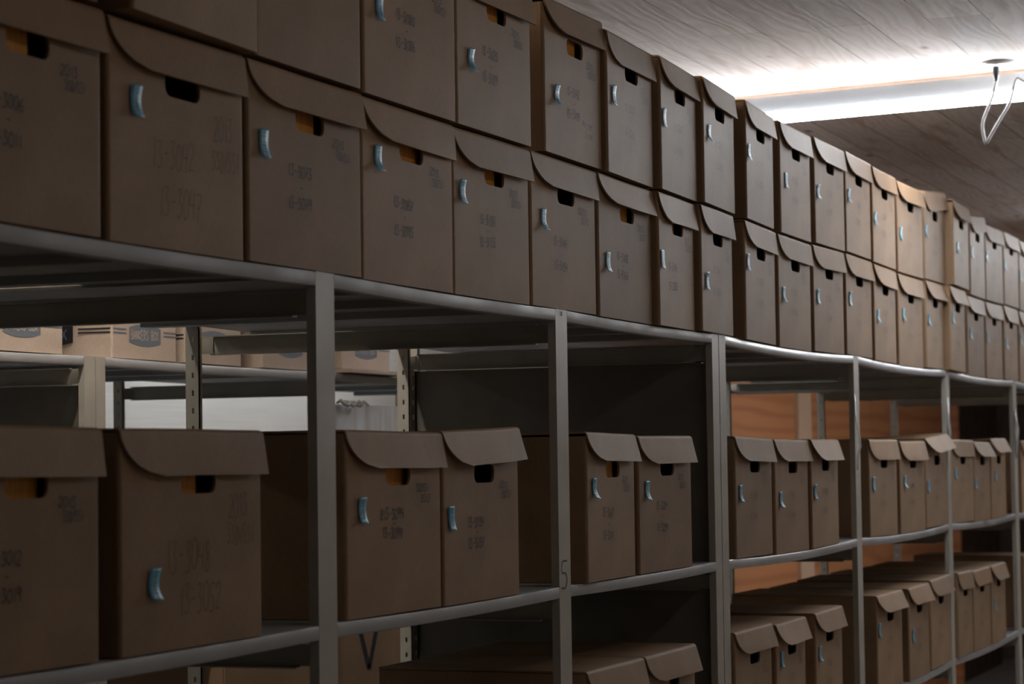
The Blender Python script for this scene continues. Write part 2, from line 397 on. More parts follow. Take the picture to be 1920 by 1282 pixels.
# ---------------------------------------------------------------- archive boxes
BD = .40; BH = .254
SKEW = {'U14': .024, 'U16': .022, 'M11': .016, 'U4': .004, 'M3': .006}     # lids lifted at their right end
def body_mesh(w, h, hole=True, rng=random, hu=.53, dd=BD):
    mb = MB(); r = .005; t = .004; ins = .013
    def loop(i):
        arc = []
        pts = []
        for k in range(4):                       # front-left corner, rounded
            a = math.pi/2*k/3
            pts.append((r-(r-i)*math.sin(a) if True else 0, r-(r-i)*math.cos(a)))
        pts += [(ins*.5+i, dd*.5), (ins+i, dd-i), (w-ins-i, dd-i), (w-ins*.5-i, dd*.5)]
        for k in range(4):
            a = math.pi/2*k/3
            pts.append((w-r+(r-i)*math.cos(a), r-(r-i)*math.sin(a)))
        return pts
    o, n_ = loop(0), loop(t)
    vs = []; fs = []; n = len(o)
    for p, q in zip(o, n_):
        vs += [(p[0], p[1], 0), (p[0], p[1], h), (q[0], q[1], h), (q[0], q[1], 0)]
    for k in range(n-1):
        a, b_ = 4*k, 4*(k+1)
        for j in range(4): fs.append((a+j, b_+j, b_+(j+1) % 4, a+(j+1) % 4))
    fs += [(0, 1, 2, 3), (4*(n-1)+3, 4*(n-1)+2, 4*(n-1)+1, 4*(n-1))]
    mb.add(vs, fs)
    mb.box(.003, w-.003, t, dd-t, 0, .004)       # bottom
    # front panel with the hand hole
    bm = bmesh.new()
    outl = [(r, 0), (w-r, 0), (w-r, h), (r, h)]
    holep = []
    if hole:
        cx, cz, hw, hh, rr = w*hu, .196, .0425, .0145, .0125
        for qx, qz, a0 in ((1, 1, 0), (-1, 1, 90), (-1, -1, 180), (1, -1, 270)):
            for k in range(5):
                a = math.radians(a0+90*k/4)
                holep.append((cx+qx*(hw-rr)+rr*math.cos(a), cz+qz*(hh-rr)+rr*math.sin(a)))
    es = []
    for lp in ([outl, holep] if hole else [outl]):
        v = [bm.verts.new((p[0], 0, p[1])) for p in lp]
        es += [bm.edges.new((v[i], v[(i+1) % len(v)])) for i in range(len(v))]
    bmesh.ops.triangle_fill(bm, use_beauty=True, use_dissolve=False, edges=es)
    fr = bm.faces[:]
    ret = bmesh.ops.extrude_face_region(bm, geom=fr)
    for v in [g for g in ret['geom'] if isinstance(g, bmesh.types.BMVert)]: v.co.y += t
    bm.verts.index_update()
    mb.add([tuple(v.co) for v in bm.verts], [[v.index for v in f.verts] for f in bm.faces]); bm.free()
    return mb

def lid_mesh(w, h, rng, open_a=8, lift=0.0, flap=.053, dd=BD, skew=0.0):
    """lid board + front flap; the flap's left end is cut in a long curve"""
    mb = MB(); t = .0035; x0, x1 = -.001, w+.002
    nx = 12; seg = 8
    rr = .007
    prof = [(dd, h+rng.uniform(-.001, .001), 0), (dd*.5, h+.0005+lift*.3, 0), (.03, h+lift*.9, 0), (rr, h+lift, 0)]
    a0 = math.radians(open_a); y, z = rr, h+lift
    for k in range(1, 5):                        # rolled edge
        a = (math.pi/2-a0)*k/4
        prof.append((rr-rr*math.sin(a)*1.25-.001, h+lift-rr+rr*math.cos(a), 0))
    y, z, _ = prof[-1]; L_ = flap
    curl = rng.uniform(-.03, .05)
    for k in range(1, seg+1):
        a = a0+curl*k/seg
        y -= L_/seg*math.sin(a); z -= L_/seg*math.cos(a); prof.append((y, z, k/seg))
    w1, w2, p1 = rng.uniform(-.0012, .0012), rng.uniform(-.0006, .0006), rng.uniform(0, 6)
    wob = [w1*math.sin(p1+2.2*i/nx)+w2*math.sin(p1*2+6*i/nx) for i in range(nx+1)]
    tw = rng.uniform(-.004, .004)
    rows = []
    for (y, z, s) in prof:
        xl = x0+.30*w*(1-math.sqrt(max(0, 1-s*s*.985))) if s > 0 else x0
        row = []
        for i in range(nx+1):
            u = i/nx; x = xl+(x1-xl)*u
            front = 1 if y < .05 else 0
            tt = max(0, y-.05)/dd*.013; x += tt*(1-2*u)
            row.append((x, y+(wob[i]*s)-tw*(u-.5)*s, z+skew*u*(1-max(0, y)/dd)+front*(wob[i]*.8)+(tw*(u-.5)*.4)*front))
        rows.append(row)
    # thickness: offset inward (down / towards +y)
    vs = []; ny = len(rows)
    for j, row in enumerate(rows):
        s = prof[j][2]; bend = 0 if j < 4 else (1 if j > 7 else (j-3)/5)
        for p in row: vs.append(p)
    off = len(vs)
    for j, row in enumerate(rows):
        bend = 0 if j < 4 else (1 if j > 7 else (j-3)/5)
        for p in row: vs.append((p[0], p[1]+t*bend, p[2]-t*(1-bend)))
    fs = []; m = nx+1
    for j in range(ny-1):
        for i in range(nx):
            a = j*m+i
            fs.append((a, a+1, a+m+1, a+m)); fs.append((off+a, off+a+m, off+a+m+1, off+a+1))
        a = j*m; fs.append((a, a+m, off+a+m, off+a)); a = j*m+nx; fs.append((a, off+a, off+a+m, a+m))
    for i in range(nx):
        fs.append((i, off+i, off+i+1, i+1)); a = (ny-1)*m+i; fs.append((a, a+1, off+a+1, off+a))
    mb.add(vs, fs); return mb

def sticker_mesh(u, v, rng, sw=.024, sh=.037):
    mb = MB(); mb2 = MB(); n = 12
    lo = rng.uniform(.002, .008); hi = rng.uniform(.0, .003); sk = rng.uniform(-.001, .004); tilt = rng.uniform(-.06, .10)
    def P(a, s):                                  # a -.5..5 across, s -1..1 down
        yy = -.0008-(lo*max(0, s)**2+hi*max(0, -s)**2)-.0006
        return (u+a*sw+sk*s*s+tilt*s*sh*.5, yy-abs(a)*.001, v-s*sh/2*.98)
    vs = []
    for k in range(n+1):
        s = -1+2*k/n
        for a in (-.5, -.17, .17, .5): vs.append(P(a, s))
    m = len(vs); vs += [(p[0], p[1]+.0003, p[2]) for p in vs]
    fs = []
    for k in range(n):
        for i in range(3):
            a = 4*k+i; fs.append((a, a+1, a+5, a+4)); fs.append((m+a, m+a+4, m+a+5, m+a+1))
        fs.append((4*k, 4*k+4, m+4*k+4, m+4*k)); fs.append((4*k+3, m+4*k+3, m+4*k+7, 4*k+7))
    fs += [(0, m, m+1, 1), (1, m+1, m+2, 2), (2, m+2, m+3, 3)]
    a = 4*n; fs += [(a, a+1, m+a+1, m+a), (a+1, a+2, m+a+2, m+a+1), (a+2, a+3, m+a+3, m+a+2)]
    mb.add(vs, fs)
    return mb, mb2, P

def sticker_print(P, txt, rng, mb):
    # small lines of print running down the sticker
    L_ = len(txt)
    for i, ch in enumerate(txt):
        c0 = -.78+1.5*i/L_
        for st in G[ch]:
            q = [(-.22+.52*(b_), c0+.155*a) for a, b_ in smoothline(st, 2)]
            pts = [Vector(p) for p in q]; vs = []
            for k, p in enumerate(pts):
                t = pts[min(k+1, len(pts)-1)]-pts[max(k-1, 0)]
                if t.length < 1e-6: t = Vector((1, 0))
                t = Vector((t.x*.024, t.y*.018)).normalized(); nn = Vector((-t.y/.024, t.x/.018))*.00045
                for sgn in (1, -1):
                    pp = P(p.x+sgn*nn.x, p.y+sgn*nn.y); vs.append((pp[0], pp[1]-.0004, pp[2]))
            mb.add(vs, [(2*k, 2*k+1, 2*k+3, 2*k+2) for k in range(len(pts)-1)])

def archive_box(name, x, y, z, th, w, stick, texts, label, group, open_a=8, lift=0.0, folder=None, ink=INK, seed=0, stuff=None):
    rng = random.Random(seed)
    r = empty('archive_box', (x, y, z), th); tag(r, label, 'box', group)
    body_mesh(w, BH, True, rng).build('body', CARD, r)
    lid_mesh(w, BH+.0045, rng, open_a, lift, flap=.0485+rng.uniform(-.002, .002), skew=SKEW.get(name, 0.0)).build('lid', CARD, r, smooth=False)
    if texts:
        f = lambda a, b_: (a, -.0005, b_)
        for nm, sel in (('box_number', [t_ for t_ in texts if t_[0][0] in '18-' and t_[1] < .7]), ('date_note', [t_ for t_ in texts if t_[1] >= .7 and t_[2] > .1]), ('side_note', [t_ for t_ in texts if t_[1] >= .7 and t_[2] <= .1])):
            if not sel: continue
            mb = MB()
            for (s, uf, zz, h, sw) in sel:
                write(mb, s, uf*w, zz, h, sw, f, rng, jit=1.3, rot=rng.uniform(-.05, .03), aspect=(.74 if s == '2013' else .50 if s[0] in 'SN' else .62) if h < .02 else .40)
            mb.build(nm, ink, r, recalc=False)
    if stick:
        mb, _, P = sticker_mesh(stick[0], stick[1], rng)
        so = mb.build('sticker', STICK, r, smooth=True)
        if stuff != 'far':
            mp = MB(); sticker_print(P, texts[0][0] if texts else '13-3', rng, mp); mp.build('print', BLUEINK, so, recalc=False)
    return r

def number_lines(a, b_, date=True, flip=False, zt=.132, zb=.086, u=.44, h=.0150, sw=.0019, dh=.011, zd=.176):
    out = [(a, u, zt, h, sw), ('-', u+.01, (zt+zb)/2, h*.9, sw), (b_, u, zb, h, sw)]
    if date:
        l1, l2 = ('SSD/SSI', '2013') if flip else ('2013', 'SSD/SSI')
        out += [(l1, .79, zd+.001, dh*1.08, sw*.8), (l2, .83, zd-.0145, dh*1.08, sw*.72)]
    return out

TH = dict(h=.030, sw=.0010, dh=.024)
TEXT = {
 'L0': (number_lines('13-3006', '13-3011', u=.40, zt=.128, zb=.088), INK, 'brown archive box at the left frame edge on the top shelf, numbered to 13-3011'),
 'L1': ([('13-3042', .46, .112, .034, .0010), ('13-3047', .51, .056, .034, .0010), ('2013', .84, .158, .030, .0010), ('SSD/SSI', .86, .118, .024, .0009)], THININK, 'brown archive box with large thin writing 13-3042 and 13-3047 on the top shelf'),
 'L2': (number_lines('13-3073', '13-3079', zt=.128, zb=.085), INK, 'brown archive box marked 13-3073 to 13-3079, lower tier, above the nearest shelf post'),
 'L3': (number_lines('13-3087', '13-3093', zt=.119, zb=.079), INK, 'brown archive box marked 13-3087 to 13-3093, lower tier of the top shelf'),
 'L4': (number_lines('13-3130', '13-3133', zt=.125, zb=.090), INK, 'brown archive box marked 13-3130 to 13-3133, lower tier of the top shelf'),
 'L5': (number_lines('13-3144', '13-3154', flip=True, zt=.115, zb=.074), INK, 'brown archive box marked 13-3144 to 13-3154, lower tier above the post with a 5'),
 'L6': (number_lines('13-3160', '13-3166', flip=True, zt=.115, zb=.083), INK, 'brown archive box marked 13-3160 to 13-3166, lower tier of the top shelf'),
 'L7': (number_lines('13-3196', '13-3205', u=.38, zt=.117, zb=.080), THININK, 'brown archive box marked 13-3196 to 13-3205, turned a little on the lower tier'),
 'U2': (number_lines('13-3080', '13-3086', zt=.130, zb=.090), INK, 'brown archive box marked 13-3080 to 13-3086, upper tier, cut by the top frame edge'),
 'U3': (number_lines('13-3120', '13-3129', zt=.128, zb=.088), INK, 'brown archive box marked 13-3120 to 13-3129, upper tier of the top shelf'),
 'U4': (number_lines('13-3142', '13-3149', u=.50, zt=.118, zb=.079) + [('Not in box', .74, .072, .009, .0010), ('------', .76, .064, .012, .0010), ('13-3145', .76, .051, .010, .0010)], INK, 'brown archive box marked 13-3142, with an underlined note low on its front'),
 'M0': (number_lines('13-3012', '13-3019', u=.40, zt=.121, zb=.083), INK, 'brown archive box at the left frame edge on the middle shelf, marked to 13-3019'),
 'M1': ([('13-3048', .46, .108, .036, .0010), ('13-3052', .54, .056, .034, .0010), ('2013', .82, .166, .030, .0010), ('SSD/SSI', .84, .130, .024, .0009)], THININK, 'brown archive box with large thin writing 13-3048 and 13-3052 on the middle shelf'),
 'M2': (number_lines('813-3094', '13-3099', flip=True, u=.47, zt=.141, zb=.114), INK, 'brown archive box marked 13-3094 to 13-3099, right of the nearest shelf post'),
 'M3': (number_lines('13-3134', '13-3137', u=.42, zt=.122, zb=.090), INK, 'brown archive box marked 13-3134 to 13-3137 on the middle shelf, lid ajar'),
 'M4': (number_lines('13-3167', '13-3171', u=.43, zt=.119, zb=.078), INK, 'brown archive box marked 13-3167 to 13-3171, right of the post with a 5'),
 'M5': (number_lines('13-3204', '13-3209', u=.42, zt=.125, zb=.083), INK, 'brown archive box marked 13-3204 to 13-3209, middle shelf beside a wide gap'),
}
U_WORD = {5: 'just right of the box with the underlined note', 6: 'second right of the box with the underlined note', 7: 'third right of the box with the underlined note',
 8: 'top edge crossing the lit tube, one left of a shadow gap', 9: 'the first one right of the lit tube end', 10: 'second right of the tube end', 11: 'third right of the tube end',
 12: 'a step lower than its left neighbour', 13: 'left of the box with the brightest lid', 14: 'with the brightest, most lifted lid', 15: 'with a brightly lit orange-brown left side',
 16: 'just right of the one with the lit left side', 17: 'third from the right frame edge', 18: 'second from the right frame edge', 19: 'cut by the right frame edge'}
def far_label(k, tier):
    return {
     'U5': 'upper-tier brown box, directly right of the one with the underlined note',
     'U6': 'upper-tier brown box, turned, second right of the one with the underlined note',
     'U7': 'upper-tier brown box, third right of the one with the underlined note',
     'U8': 'upper-tier brown box, its lid just under the left end of the lamp',
     'U9': 'upper-tier brown box, the first right of the lamp end',
     'U10': 'upper-tier brown box, the second right of the lamp end',
     'U11': 'upper-tier brown box, the third right of the lamp end',
     'U12': 'upper-tier brown box, the fourth one right of the lamp end',
     'U13': 'upper-tier brown box, directly left of the box with the most lifted lid',
     'U14': 'upper-tier brown box, with the brightest and most lifted lid',
     'U15': 'upper-tier brown box, showing a brightly lit orange-brown left side',
     'U16': 'upper-tier brown box, directly right of the one with the bright left side',
     'U17': 'upper-tier brown box, third from the right edge of the photo',
     'U18': 'upper-tier brown box, second from the right edge of the photo',
     'U19': 'upper-tier brown box, cut by the right edge of the photo',
     'L8': 'lower-tier brown box, standing over the double shelf post, brown side showing',
     'L9': 'lower-tier brown box, first one wholly right of the double shelf post',
     'L10': 'lower-tier brown box, second one wholly right of the double post',
     'L11': 'lower-tier brown box, third one wholly right of the double post',
     'L12': 'lower-tier brown box, standing over the first thin post right of the double post',
     'L13': 'lower-tier brown box, narrow, first wholly right of the first thin post',
     'L14': 'lower-tier brown box, second wholly right of the first thin post',
     'L15': 'lower-tier brown box, ending over the second thin post',
     'L16': 'lower-tier brown box, with tan side showing, right of the second thin post',
     'L17': 'lower-tier brown box, fourth from the right edge of the photo',
     'L18': 'lower-tier brown box, third from the right edge of the photo',
     'L19': 'lower-tier brown box, second from the right edge of the photo',
     'L20': 'lower-tier brown box, cut by the right edge of the photo',
     'U-1': 'brown archive box above the leftmost lower-tier box, only its bottom corner in view',
     'U0': 'brown archive box pushed forward on the upper tier, nearest one at top left',
     'U1': 'plain brown archive box on the upper tier above 13-3073, right of the protruding one',
     'M6': 'brown archive box on the middle shelf, left of three in front of the plywood',
     'M7': 'brown archive box on the middle shelf, centre of three in front of the plywood',
     'M8': 'brown archive box on the middle shelf, right of three, beside the hanging tape',
     'M9': 'brown archive box on the middle shelf, left of the box trio with a popped lid',
     'M10': 'brown archive box on the middle shelf, centre of the box trio with a popped lid',
     'M11': 'brown archive box on the middle shelf with its lid popped far open',
     'M12': 'brown archive box on the middle shelf, left of three in the rightmost full bay',
     'M13': 'brown archive box on the middle shelf, centre of three in the rightmost full bay',
     'M14': 'brown archive box on the middle shelf, right of three, half in shadow, rightmost full bay',
     'M15': 'brown archive box on the middle shelf behind the last post at the right edge',
     'N0a': 'brown archive box on the lower shelf, only its lid top showing, right of nearest post',
     'N0': 'brown box at the bottom edge, lid corner showing left of the post marked 5',
     'N1': 'brown box on the lower shelf, left of two, right of the post marked 5',
     'N2': 'brown archive box on the lower shelf, right of two, left of the double post',
     'N3': 'brown archive box on the lower shelf, left of three, right of the double post',
     'N4': 'brown archive box on the lower shelf, centre of three, right of the double post',
     'N5': 'brown archive box on the lower shelf, right of three, left of the first thin post',
     'N6': 'brown archive box on the lower shelf, left of three, right of the first thin post',
     'N7': 'brown archive box on the lower shelf, centre of three, between the two thin posts',
     'N8': 'brown archive box on the lower shelf, right of three, against the second thin post',
     'N9': 'brown archive box on the lower shelf, left of three in the rightmost full bay',
     'N10': 'brown archive box on the lower shelf, centre of three in the rightmost full bay',
     'N11': 'brown archive box on the lower shelf, right of three in the rightmost full bay',
     'N12': 'brown archive box on the lower shelf behind the last post at the right edge',
    }[k]
GROUP = {'U': 'archive boxes on the upper tier', 'L': 'archive boxes on the lower tier of the top shelf', 'M': 'archive boxes on the middle shelf', 'N': 'archive boxes on the lower shelf'}

# frames of the front shelving (left edge, right edge of each post)
FA = [(1.935, 1.99), (2.866, 2.923), (3.799, 3.856), (4.742, 4.789)]
FB = [(4.794, 4.842), (6.035, 6.092), (7.281, 7.338), (8.534, 8.605), (9.80, 9.857)]
D1, D2, D3, D4, D5 = .254, -.216, -.628, -1.04, -1.42
def sag_at(x):
    for F_, s in ((FA, .003), (FB, .008)):
        for a, b_ in zip(F_[:-1], F_[1:]):
            if a[1] <= x <= b_[0]:
                t = (x-a[1])/(b_[0]-a[1]); return s*4*t*(1-t)
    return 0.0
LV = {'L': D1, 'U': D1, 'M': D2, 'N': D3}
OPEN = {'M3': 15, 'M2': 10, 'M1': 9, 'M4': 13, 'M5': 11, 'M6': 10, 'M7': 14, 'M8': 20, 'M11': 34, 'M10': 12, 'M13': 22, 'M14': 25, 'U14': 9, 'U13': 10, 'U15': 13, 'L15': 16, 'L6': 12, 'L16': 14,
        'N1': 13, 'N2': 14, 'N3': 15, 'N4': 18, 'N5': 14, 'N6': 20, 'N7': 18, 'N8': 16, 'N11': 18, 'U4': 9}
LIFT = {'U4': .008, 'U14': .002, 'U15': .004, 'M3': .004, 'M4': .003, 'M11': .004, 'M14': .010, 'N8': .002}
FOLD = {'L0': .35, 'L2': .55, 'L3': .75, 'L4': .5, 'L6': .6, 'L7': .35, 'U3': .55, 'U4': .55, 'U6': .35, 'M0': .6, 'M1': .3, 'M2': .85, 'M4': .62, 'M7': .3, 'N2': .4}
far_n = 3230
for i, (k, x, y, th, w, st) in enumerate(BOXES):
    tier = k[0]; xm = x+w/2
    za, zb = -sag_at(x), -sag_at(x+w)
    zb = za+(zb-za)*.4; lift_ = max(-sag_at(x+w*q/20)-(za+(zb-za)*q/20) for q in range(21)); z = ZC+LV[tier]+za+max(0, lift_)+.0010; tilt = -math.atan2(zb-za, w)
    if tier == 'U': z += BH+.0055+.0045
    if k in TEXT: tx, ink, lab = TEXT[k]
    else:
        lab = far_label(k, tier); ink = FAINT
        far_n += 7
        tx = number_lines('13-%d' % far_n, '13-%d' % (far_n+5), u=.48, h=.014, sw=.0012) if k not in ('U-1', 'U0', 'U1', 'N0a', 'N0') else None
    far = k not in TEXT
    archive_box(k, x, y, z, th, w, st, tx, lab, GROUP[tier], OPEN.get(k, 7.5), LIFT.get(k, 0), None, ink, 100+i, 'far' if far and x > 6 else None).rotation_euler = (0, tilt, th)
    if k in FOLD:
        # a folded orange card folder standing inside, seen through the hand hole
        mb = MB(); hx = .53*w-.0425; fw = .085*FOLD[k]
        x0, x1 = .012, min(hx+fw+.034, w-.02)
        mb.box(x0, x1, 0, .0014, .0, .216); mb.box(x0, x1, .007, .0084, .0, .213); mb.box(x0, x1, 0, .0084, -.0012, .0002)
        o = mb.build('file_folder', ORANGE)
        yo = .014; o.location = (x+0*0, y, z+.0055); o.rotation_euler = (0, 0, th)
        o.location = (x-yo*math.sin(th), y+yo*math.cos(th), z+.0075)
        what = {'L0': 'the left-edge box on the top shelf', 'M0': 'the left-edge box on the middle shelf', 'U6': 'the second upper box right of the underlined note', 'M7': 'the centre box in front of the plywood', 'N2': 'the lower-shelf box left of the double post', 'L7': 'the turned box 13-3196'}.get(k) or ('box '+TEXT[k][0][0][0].replace('813', '13'))
        tag(o, 'orange card folder inside '+what, 'folder', 'orange folders inside the archive boxes')

# ---------------------------------------------------------------- shelving units
def deck(x0, x1, y0, y1, z, sag, lipmat, parent, flip=False):
    d = y1-y0
    prof = [(d, 0), (.0025, 0), (.0008, -.0006), (.0, -.0022), (.0, -.0178), (.0008, -.0192), (.0025, -.0198), (.016, -.0198), (.016, -.0175), (.0045, -.0170), (.0045, -.004), (d, -.004)]
    n = 36; rings = []
    for i in range(n+1):
        t = i/n; s = sag*4*t*(1-t)
        rings.append([(x0+(x1-x0)*t, y0+p, z+q-s) for p, q in prof])
    mb = MB(); mb.loft(rings)
    o = mb.build('shelf', [lipmat], parent, smooth=True); o.data.set_sharp_from_angle(angle=math.radians(32))
    w_ = (x1-x0)
    for k in (.2, .5, .8):                         # stiffening ribs across the underside
        mb = MB(); xx = x0+w_*k; s = sag*4*k*(1-k)
        mb.box(xx-.02, xx+.02, y0+.03, y1-.02, z-.016-s, z-.0035-s)
        mb.build('stiffener', DECKM, o)
    return o
def slotted_flange(mb, x0, x1, y0, y1, z0, z1, pitch=.032):
    """flange normal to x, with keyhole slots: two strips and rungs between"""
    a = y0+(y1-y0)*.43; b_ = y0+(y1-y0)*.60
    mb.box(x0, x1, y0, a, z0, z1); mb.box(x0, x1, b_, y1, z0, z1)
    z = z0
    while z < z1:
        mb.box(x0, x1, a, b_, z, min(z+.022, z1)); z += pitch
def post(x0, x1, yf, z1, parent, rear=False):
    mb = MB(); t = .002
    if not rear:
        mb.box(x0, x1, yf, yf+t, 0, z1); mb.box(x0, x0+t, yf+t, yf+.014, 0, z1); mb.box(x1-t, x1, yf+t, yf+.014, 0, z1)
    else:
        mb.box(x0, x1, yf-t, yf, 0, z1); slotted_flange(mb, x0, x0+t, yf-.028, yf-t, 0, z1)
        mb.box(x0, x0+.010, yf-.028, yf-.026, 0, z1)
    return mb.build('post', POSTM, parent)
def unit(frames, y0, y1, levels, lipmat, sag, label, panel_frames=(), lip_gap=.0, open_ends=()):
    r = empty('shelving_unit', (frames[0][0], y0, 0)); tag(r, label, 'shelving')
    inv = (-frames[0][0], -y0)
    kids = []
    for i, (a, b_) in enumerate(frames):
        kids.append(post(a, b_, y0, ZC+levels[0], None)); kids.append(post(a, b_, y1, ZC+levels[0], None, True))
        for lv in levels:
            mb = MB(); m_ = (a+b_)/2; zt = ZC+lv-.024; zb = zt-.035
            mb.box(m_-.001, m_+.001, y0+.042, y1-.042, zb, zt); mb.box(m_-.014, m_+.001, y0+.042, y1-.042, zb, zb+.002); mb.box(m_-.014, m_+.001, y0+.042, y1-.042, zt-.002, zt)
            for yy in (y0+.014, y1-.044): mb.box(m_-.001, m_+.001, (y0+.003) if yy < (y0+y1)/2 else yy, (y0+.042) if yy < (y0+y1)/2 else (y1-.003), zb+.003, zt-.003)      # hook plates into the posts
            kids.append(mb.build('side_beam', POSTM))
        if i in panel_frames:
            mb = MB(); m_ = (a+b_)/2+.004; zt = ZC+levels[0]-.060
            mb.box(m_, m_+.001, y0+.004, y1-.03, .06, zt); mb.box(m_, m_+.004, y0+.004, y0+.008, .06, zt); mb.box(m_, m_+.004, y1-.034, y1-.03, .06, zt)
            kids.append(mb.build('end_panel', PANELM))
    for (a, b_) in zip(frames[:-1], frames[1:]):
        for lv in levels:
            kids.append(deck(a[1]+.0006, b_[0]-.0006, y0, y1, ZC+lv, sag, lipmat, None))
    for o in kids:
        o.parent = r; o.location = (inv[0], inv[1], 0)
    return r, kids
LEV = [D1, D2, D3, D4, D5]
ua, ka = unit(FA, 0, .71, LEV, DECKM, .003, 'grey and beige steel shelving with two-box bays at the left, marked 5 on one post', panel_frames=(3,))
ub, kb = unit(FB, 0, .71, LEV, GALV, .008, 'steel shelving with three-box bays and shiny sagging shelf edges at the right')
# marker writing on the third post of the left unit
p2 = [o for o in ka if o.name.startswith('post')][4]
mb = MB(); f = lambda a, b_: (a, -.0006, b_)
write(mb, '5', 3.826, ZC-.197, .047, .0030, f, random.Random(3), slant=.02, aspect=.78, jit=0)
write(mb, '0', 3.829, ZC+.247, .006, .0022, f, random.Random(4), slant=0, aspect=.7, jit=0)
mb.build('marker_number', INK, p2, recalc=False)

# second row of shelving, behind
LV2 = [.225, -.245, -.70, -1.12]
uc, kc = unit([(3.33, 3.387), (4.262, 4.305)], 1.2, 1.80, LV2, DECKM, .003, 'steel shelving in the back row at far left, closed by a dark end panel', panel_frames=(1,))
ud, kd = unit([(4.308, 4.345), (5.395, 5.450), (7.20, 7.257)], 1.2, 1.80, LV2, DECKM, .003, 'open steel shelving in the back row, seen between the two nearest posts')

# pale printed cartons in the back row
def badge(mb, cu, cz, bw, bh, mapf):
    pts = []
    for k in range(33):
        a = 2*math.pi*k/32; ca, sa = math.cos(a), math.sin(a)
        px = max(-.5, min(.5, .62*ca)); py = .5*(1-.38*(abs(px)*2)**2)*(1 if sa >= 0 else -1)
        pts.append((cu+px*bw, cz+py*bh))
    half = [p for p in pts]
    # outline polygon sampled along the top and bottom arcs
    top = [(cu+(t-.5)*bw, cz+.5*bh*(1-.34*(2*t-1)**2)) for t in [k/16 for k in range(17)]]
    bot = [(cu+(t-.5)*bw, cz-.5*bh*(1-.34*(2*t-1)**2)) for t in [k/16 for k in range(17)]]
    vs = [mapf(*p) for p in top]+[mapf(*p) for p in bot]
    mb.add(vs, [(k, k+1, 17+k+1, 17+k) for k in range(16)])
def storage_box(x, y, z, w, h, d, label, side=False):
    r = empty('storage_box', (x, y, z)); tag(r, label, 'box', 'pale printed boxes on the back row shelf')
    mb = body_mesh(w, h, False, random, dd=d); mb.build('body', PALE, r)
    mb = MB(); mb.box(-.004, w+.004, -.004, d+.004, h+.001, h+.004)
    mb.box(-.004, w+.004, -.004, -.001, h-.045, h+.001); mb.box(-.004, -.001, -.001, d+.001, h-.045, h+.001); mb.box(w+.001, w+.004, -.001, d+.001, h-.045, h+.001); mb.box(-.004, w+.004, d+.001, d+.004, h-.045, h+.001)
    mb.build('lid', PALE, r)
    rng = random.Random(int(x*100))
    for which in ('front', 'side'):
        if which == 'front': f = lambda a, b_: (a, -.0005, b_); f2 = lambda a, b_: (a, -.0009, b_); W_ = w; m1 = BLUEINK; bw, bh, cu = .135, .048, w*.5
        else: f = lambda a, b_: (-.0005, d-a, b_); f2 = lambda a, b_: (-.0009, d-a, b_); W_ = d; m1 = DARKPRINT; bw, bh, cu = .20, .055, d*.5
        mb = MB(); cz = .052
        badge(mb, cu, cz, bw, bh, f)
        for zz in (cz+.010, cz+.002):
            for a0, a1 in ((.004, cu-bw/2-.012), (cu+bw/2+.012, W_-.004)): ribbon(mb, [(a0, zz), (a1, zz)], .0035, f)
        po = mb.build('print', m1, r, recalc=False)
        mt = MB(); write(mt, 'BANKERS BOX', cu-.002, cz, bh*.40, .0024, f2, rng, slant=0, jit=0, aspect=.50 if which == 'front' else .66)
        mt.build('lettering', PALE if which == 'front' else BLUEINK, po, recalc=False)
    return r
Z2 = ZC+.225+.0015
storage_box(3.90, 1.215, Z2, .305, .26, .39, 'pale printed box at the far left on the back row shelf')
storage_box(4.394, 1.212, Z2, .277, .26, .39, 'pale printed box whose whole badge shows, left of the slotted rear post')
storage_box(4.715, 1.214, Z2, .27, .26, .39, 'pale printed box just right of the slotted rear post, badge hidden by the beam')
storage_box(5.088, 1.210, Z2, .29, .26, .39, 'pale printed box seen just left of the nearest front post')
storage_box(5.536, 1.216, Z2+.012, .31, .26, .39, 'pale printed box seen just right of the nearest front post')
mb = MB(); mb.box(5.50, 5.90, 1.17, 1.56, Z2+.0, Z2+.003); mb.box(5.50, 5.90, 1.168, 1.171, Z2-.0, Z2+.009); mb.box(5.497, 5.50, 1.168, 1.56, Z2, Z2+.009)
tag(mb.build('cardboard_tray', PALE), 'thin pale cardboard tray under the printed box right of the nearest post', 'tray')
# lower things in the back row
def carton(x, y, z, w, d, h, m, label, name='carton', cat='box', fl=True, **kw):
    r = empty(name, (x, y, z)); tag(r, label, cat, kw.get('group'))
    mb = MB(); mb.box(0, w, 0, d, 0, h); mb.build('body', m, r, bevel=.004)
    if fl:
        mb = MB()
        mb.box(.002, w-.002, .0, d/2-.003, h+.0005, h+.0035); mb.box(.002, w-.002, d/2+.003, d, h+.0005, h+.0035); mb.build('top_flap', m, r)
    return r
carton(4.88, 1.21, ZC-.70+.0015, .50, .40, .285, CARD, 'flat-topped cardboard box low behind the nearest post, top edge lit')
carton(5.50, 1.235, ZC-.245+.0015, .78, .045, .392, WRAP, 'flat panel wrapped in milky plastic, seen right of the nearest post', 'wrapped_panel', 'panel', False)

bc = carton(5.47, 1.215, ZC-.70+.0015, 1.62, .42, .40, CARD, 'wide dark carton with a black triangle print, low behind the boxes 13-3094 and 13-3134', 'large_carton')
mb = MB(); f = lambda a, b_: (a, -.0006, b_)
for tri in ([(.13, .33), (.30, .33), (.215, .16), (.13, .33)], [(.36, .35), (.72, .35), (.72, .20)]):
    for p_, q_ in zip(tri[:-1], tri[1:]): ribbon(mb, [p_, q_], .022, f)
mb.build('print', DARKPRINT, bc, recalc=False)
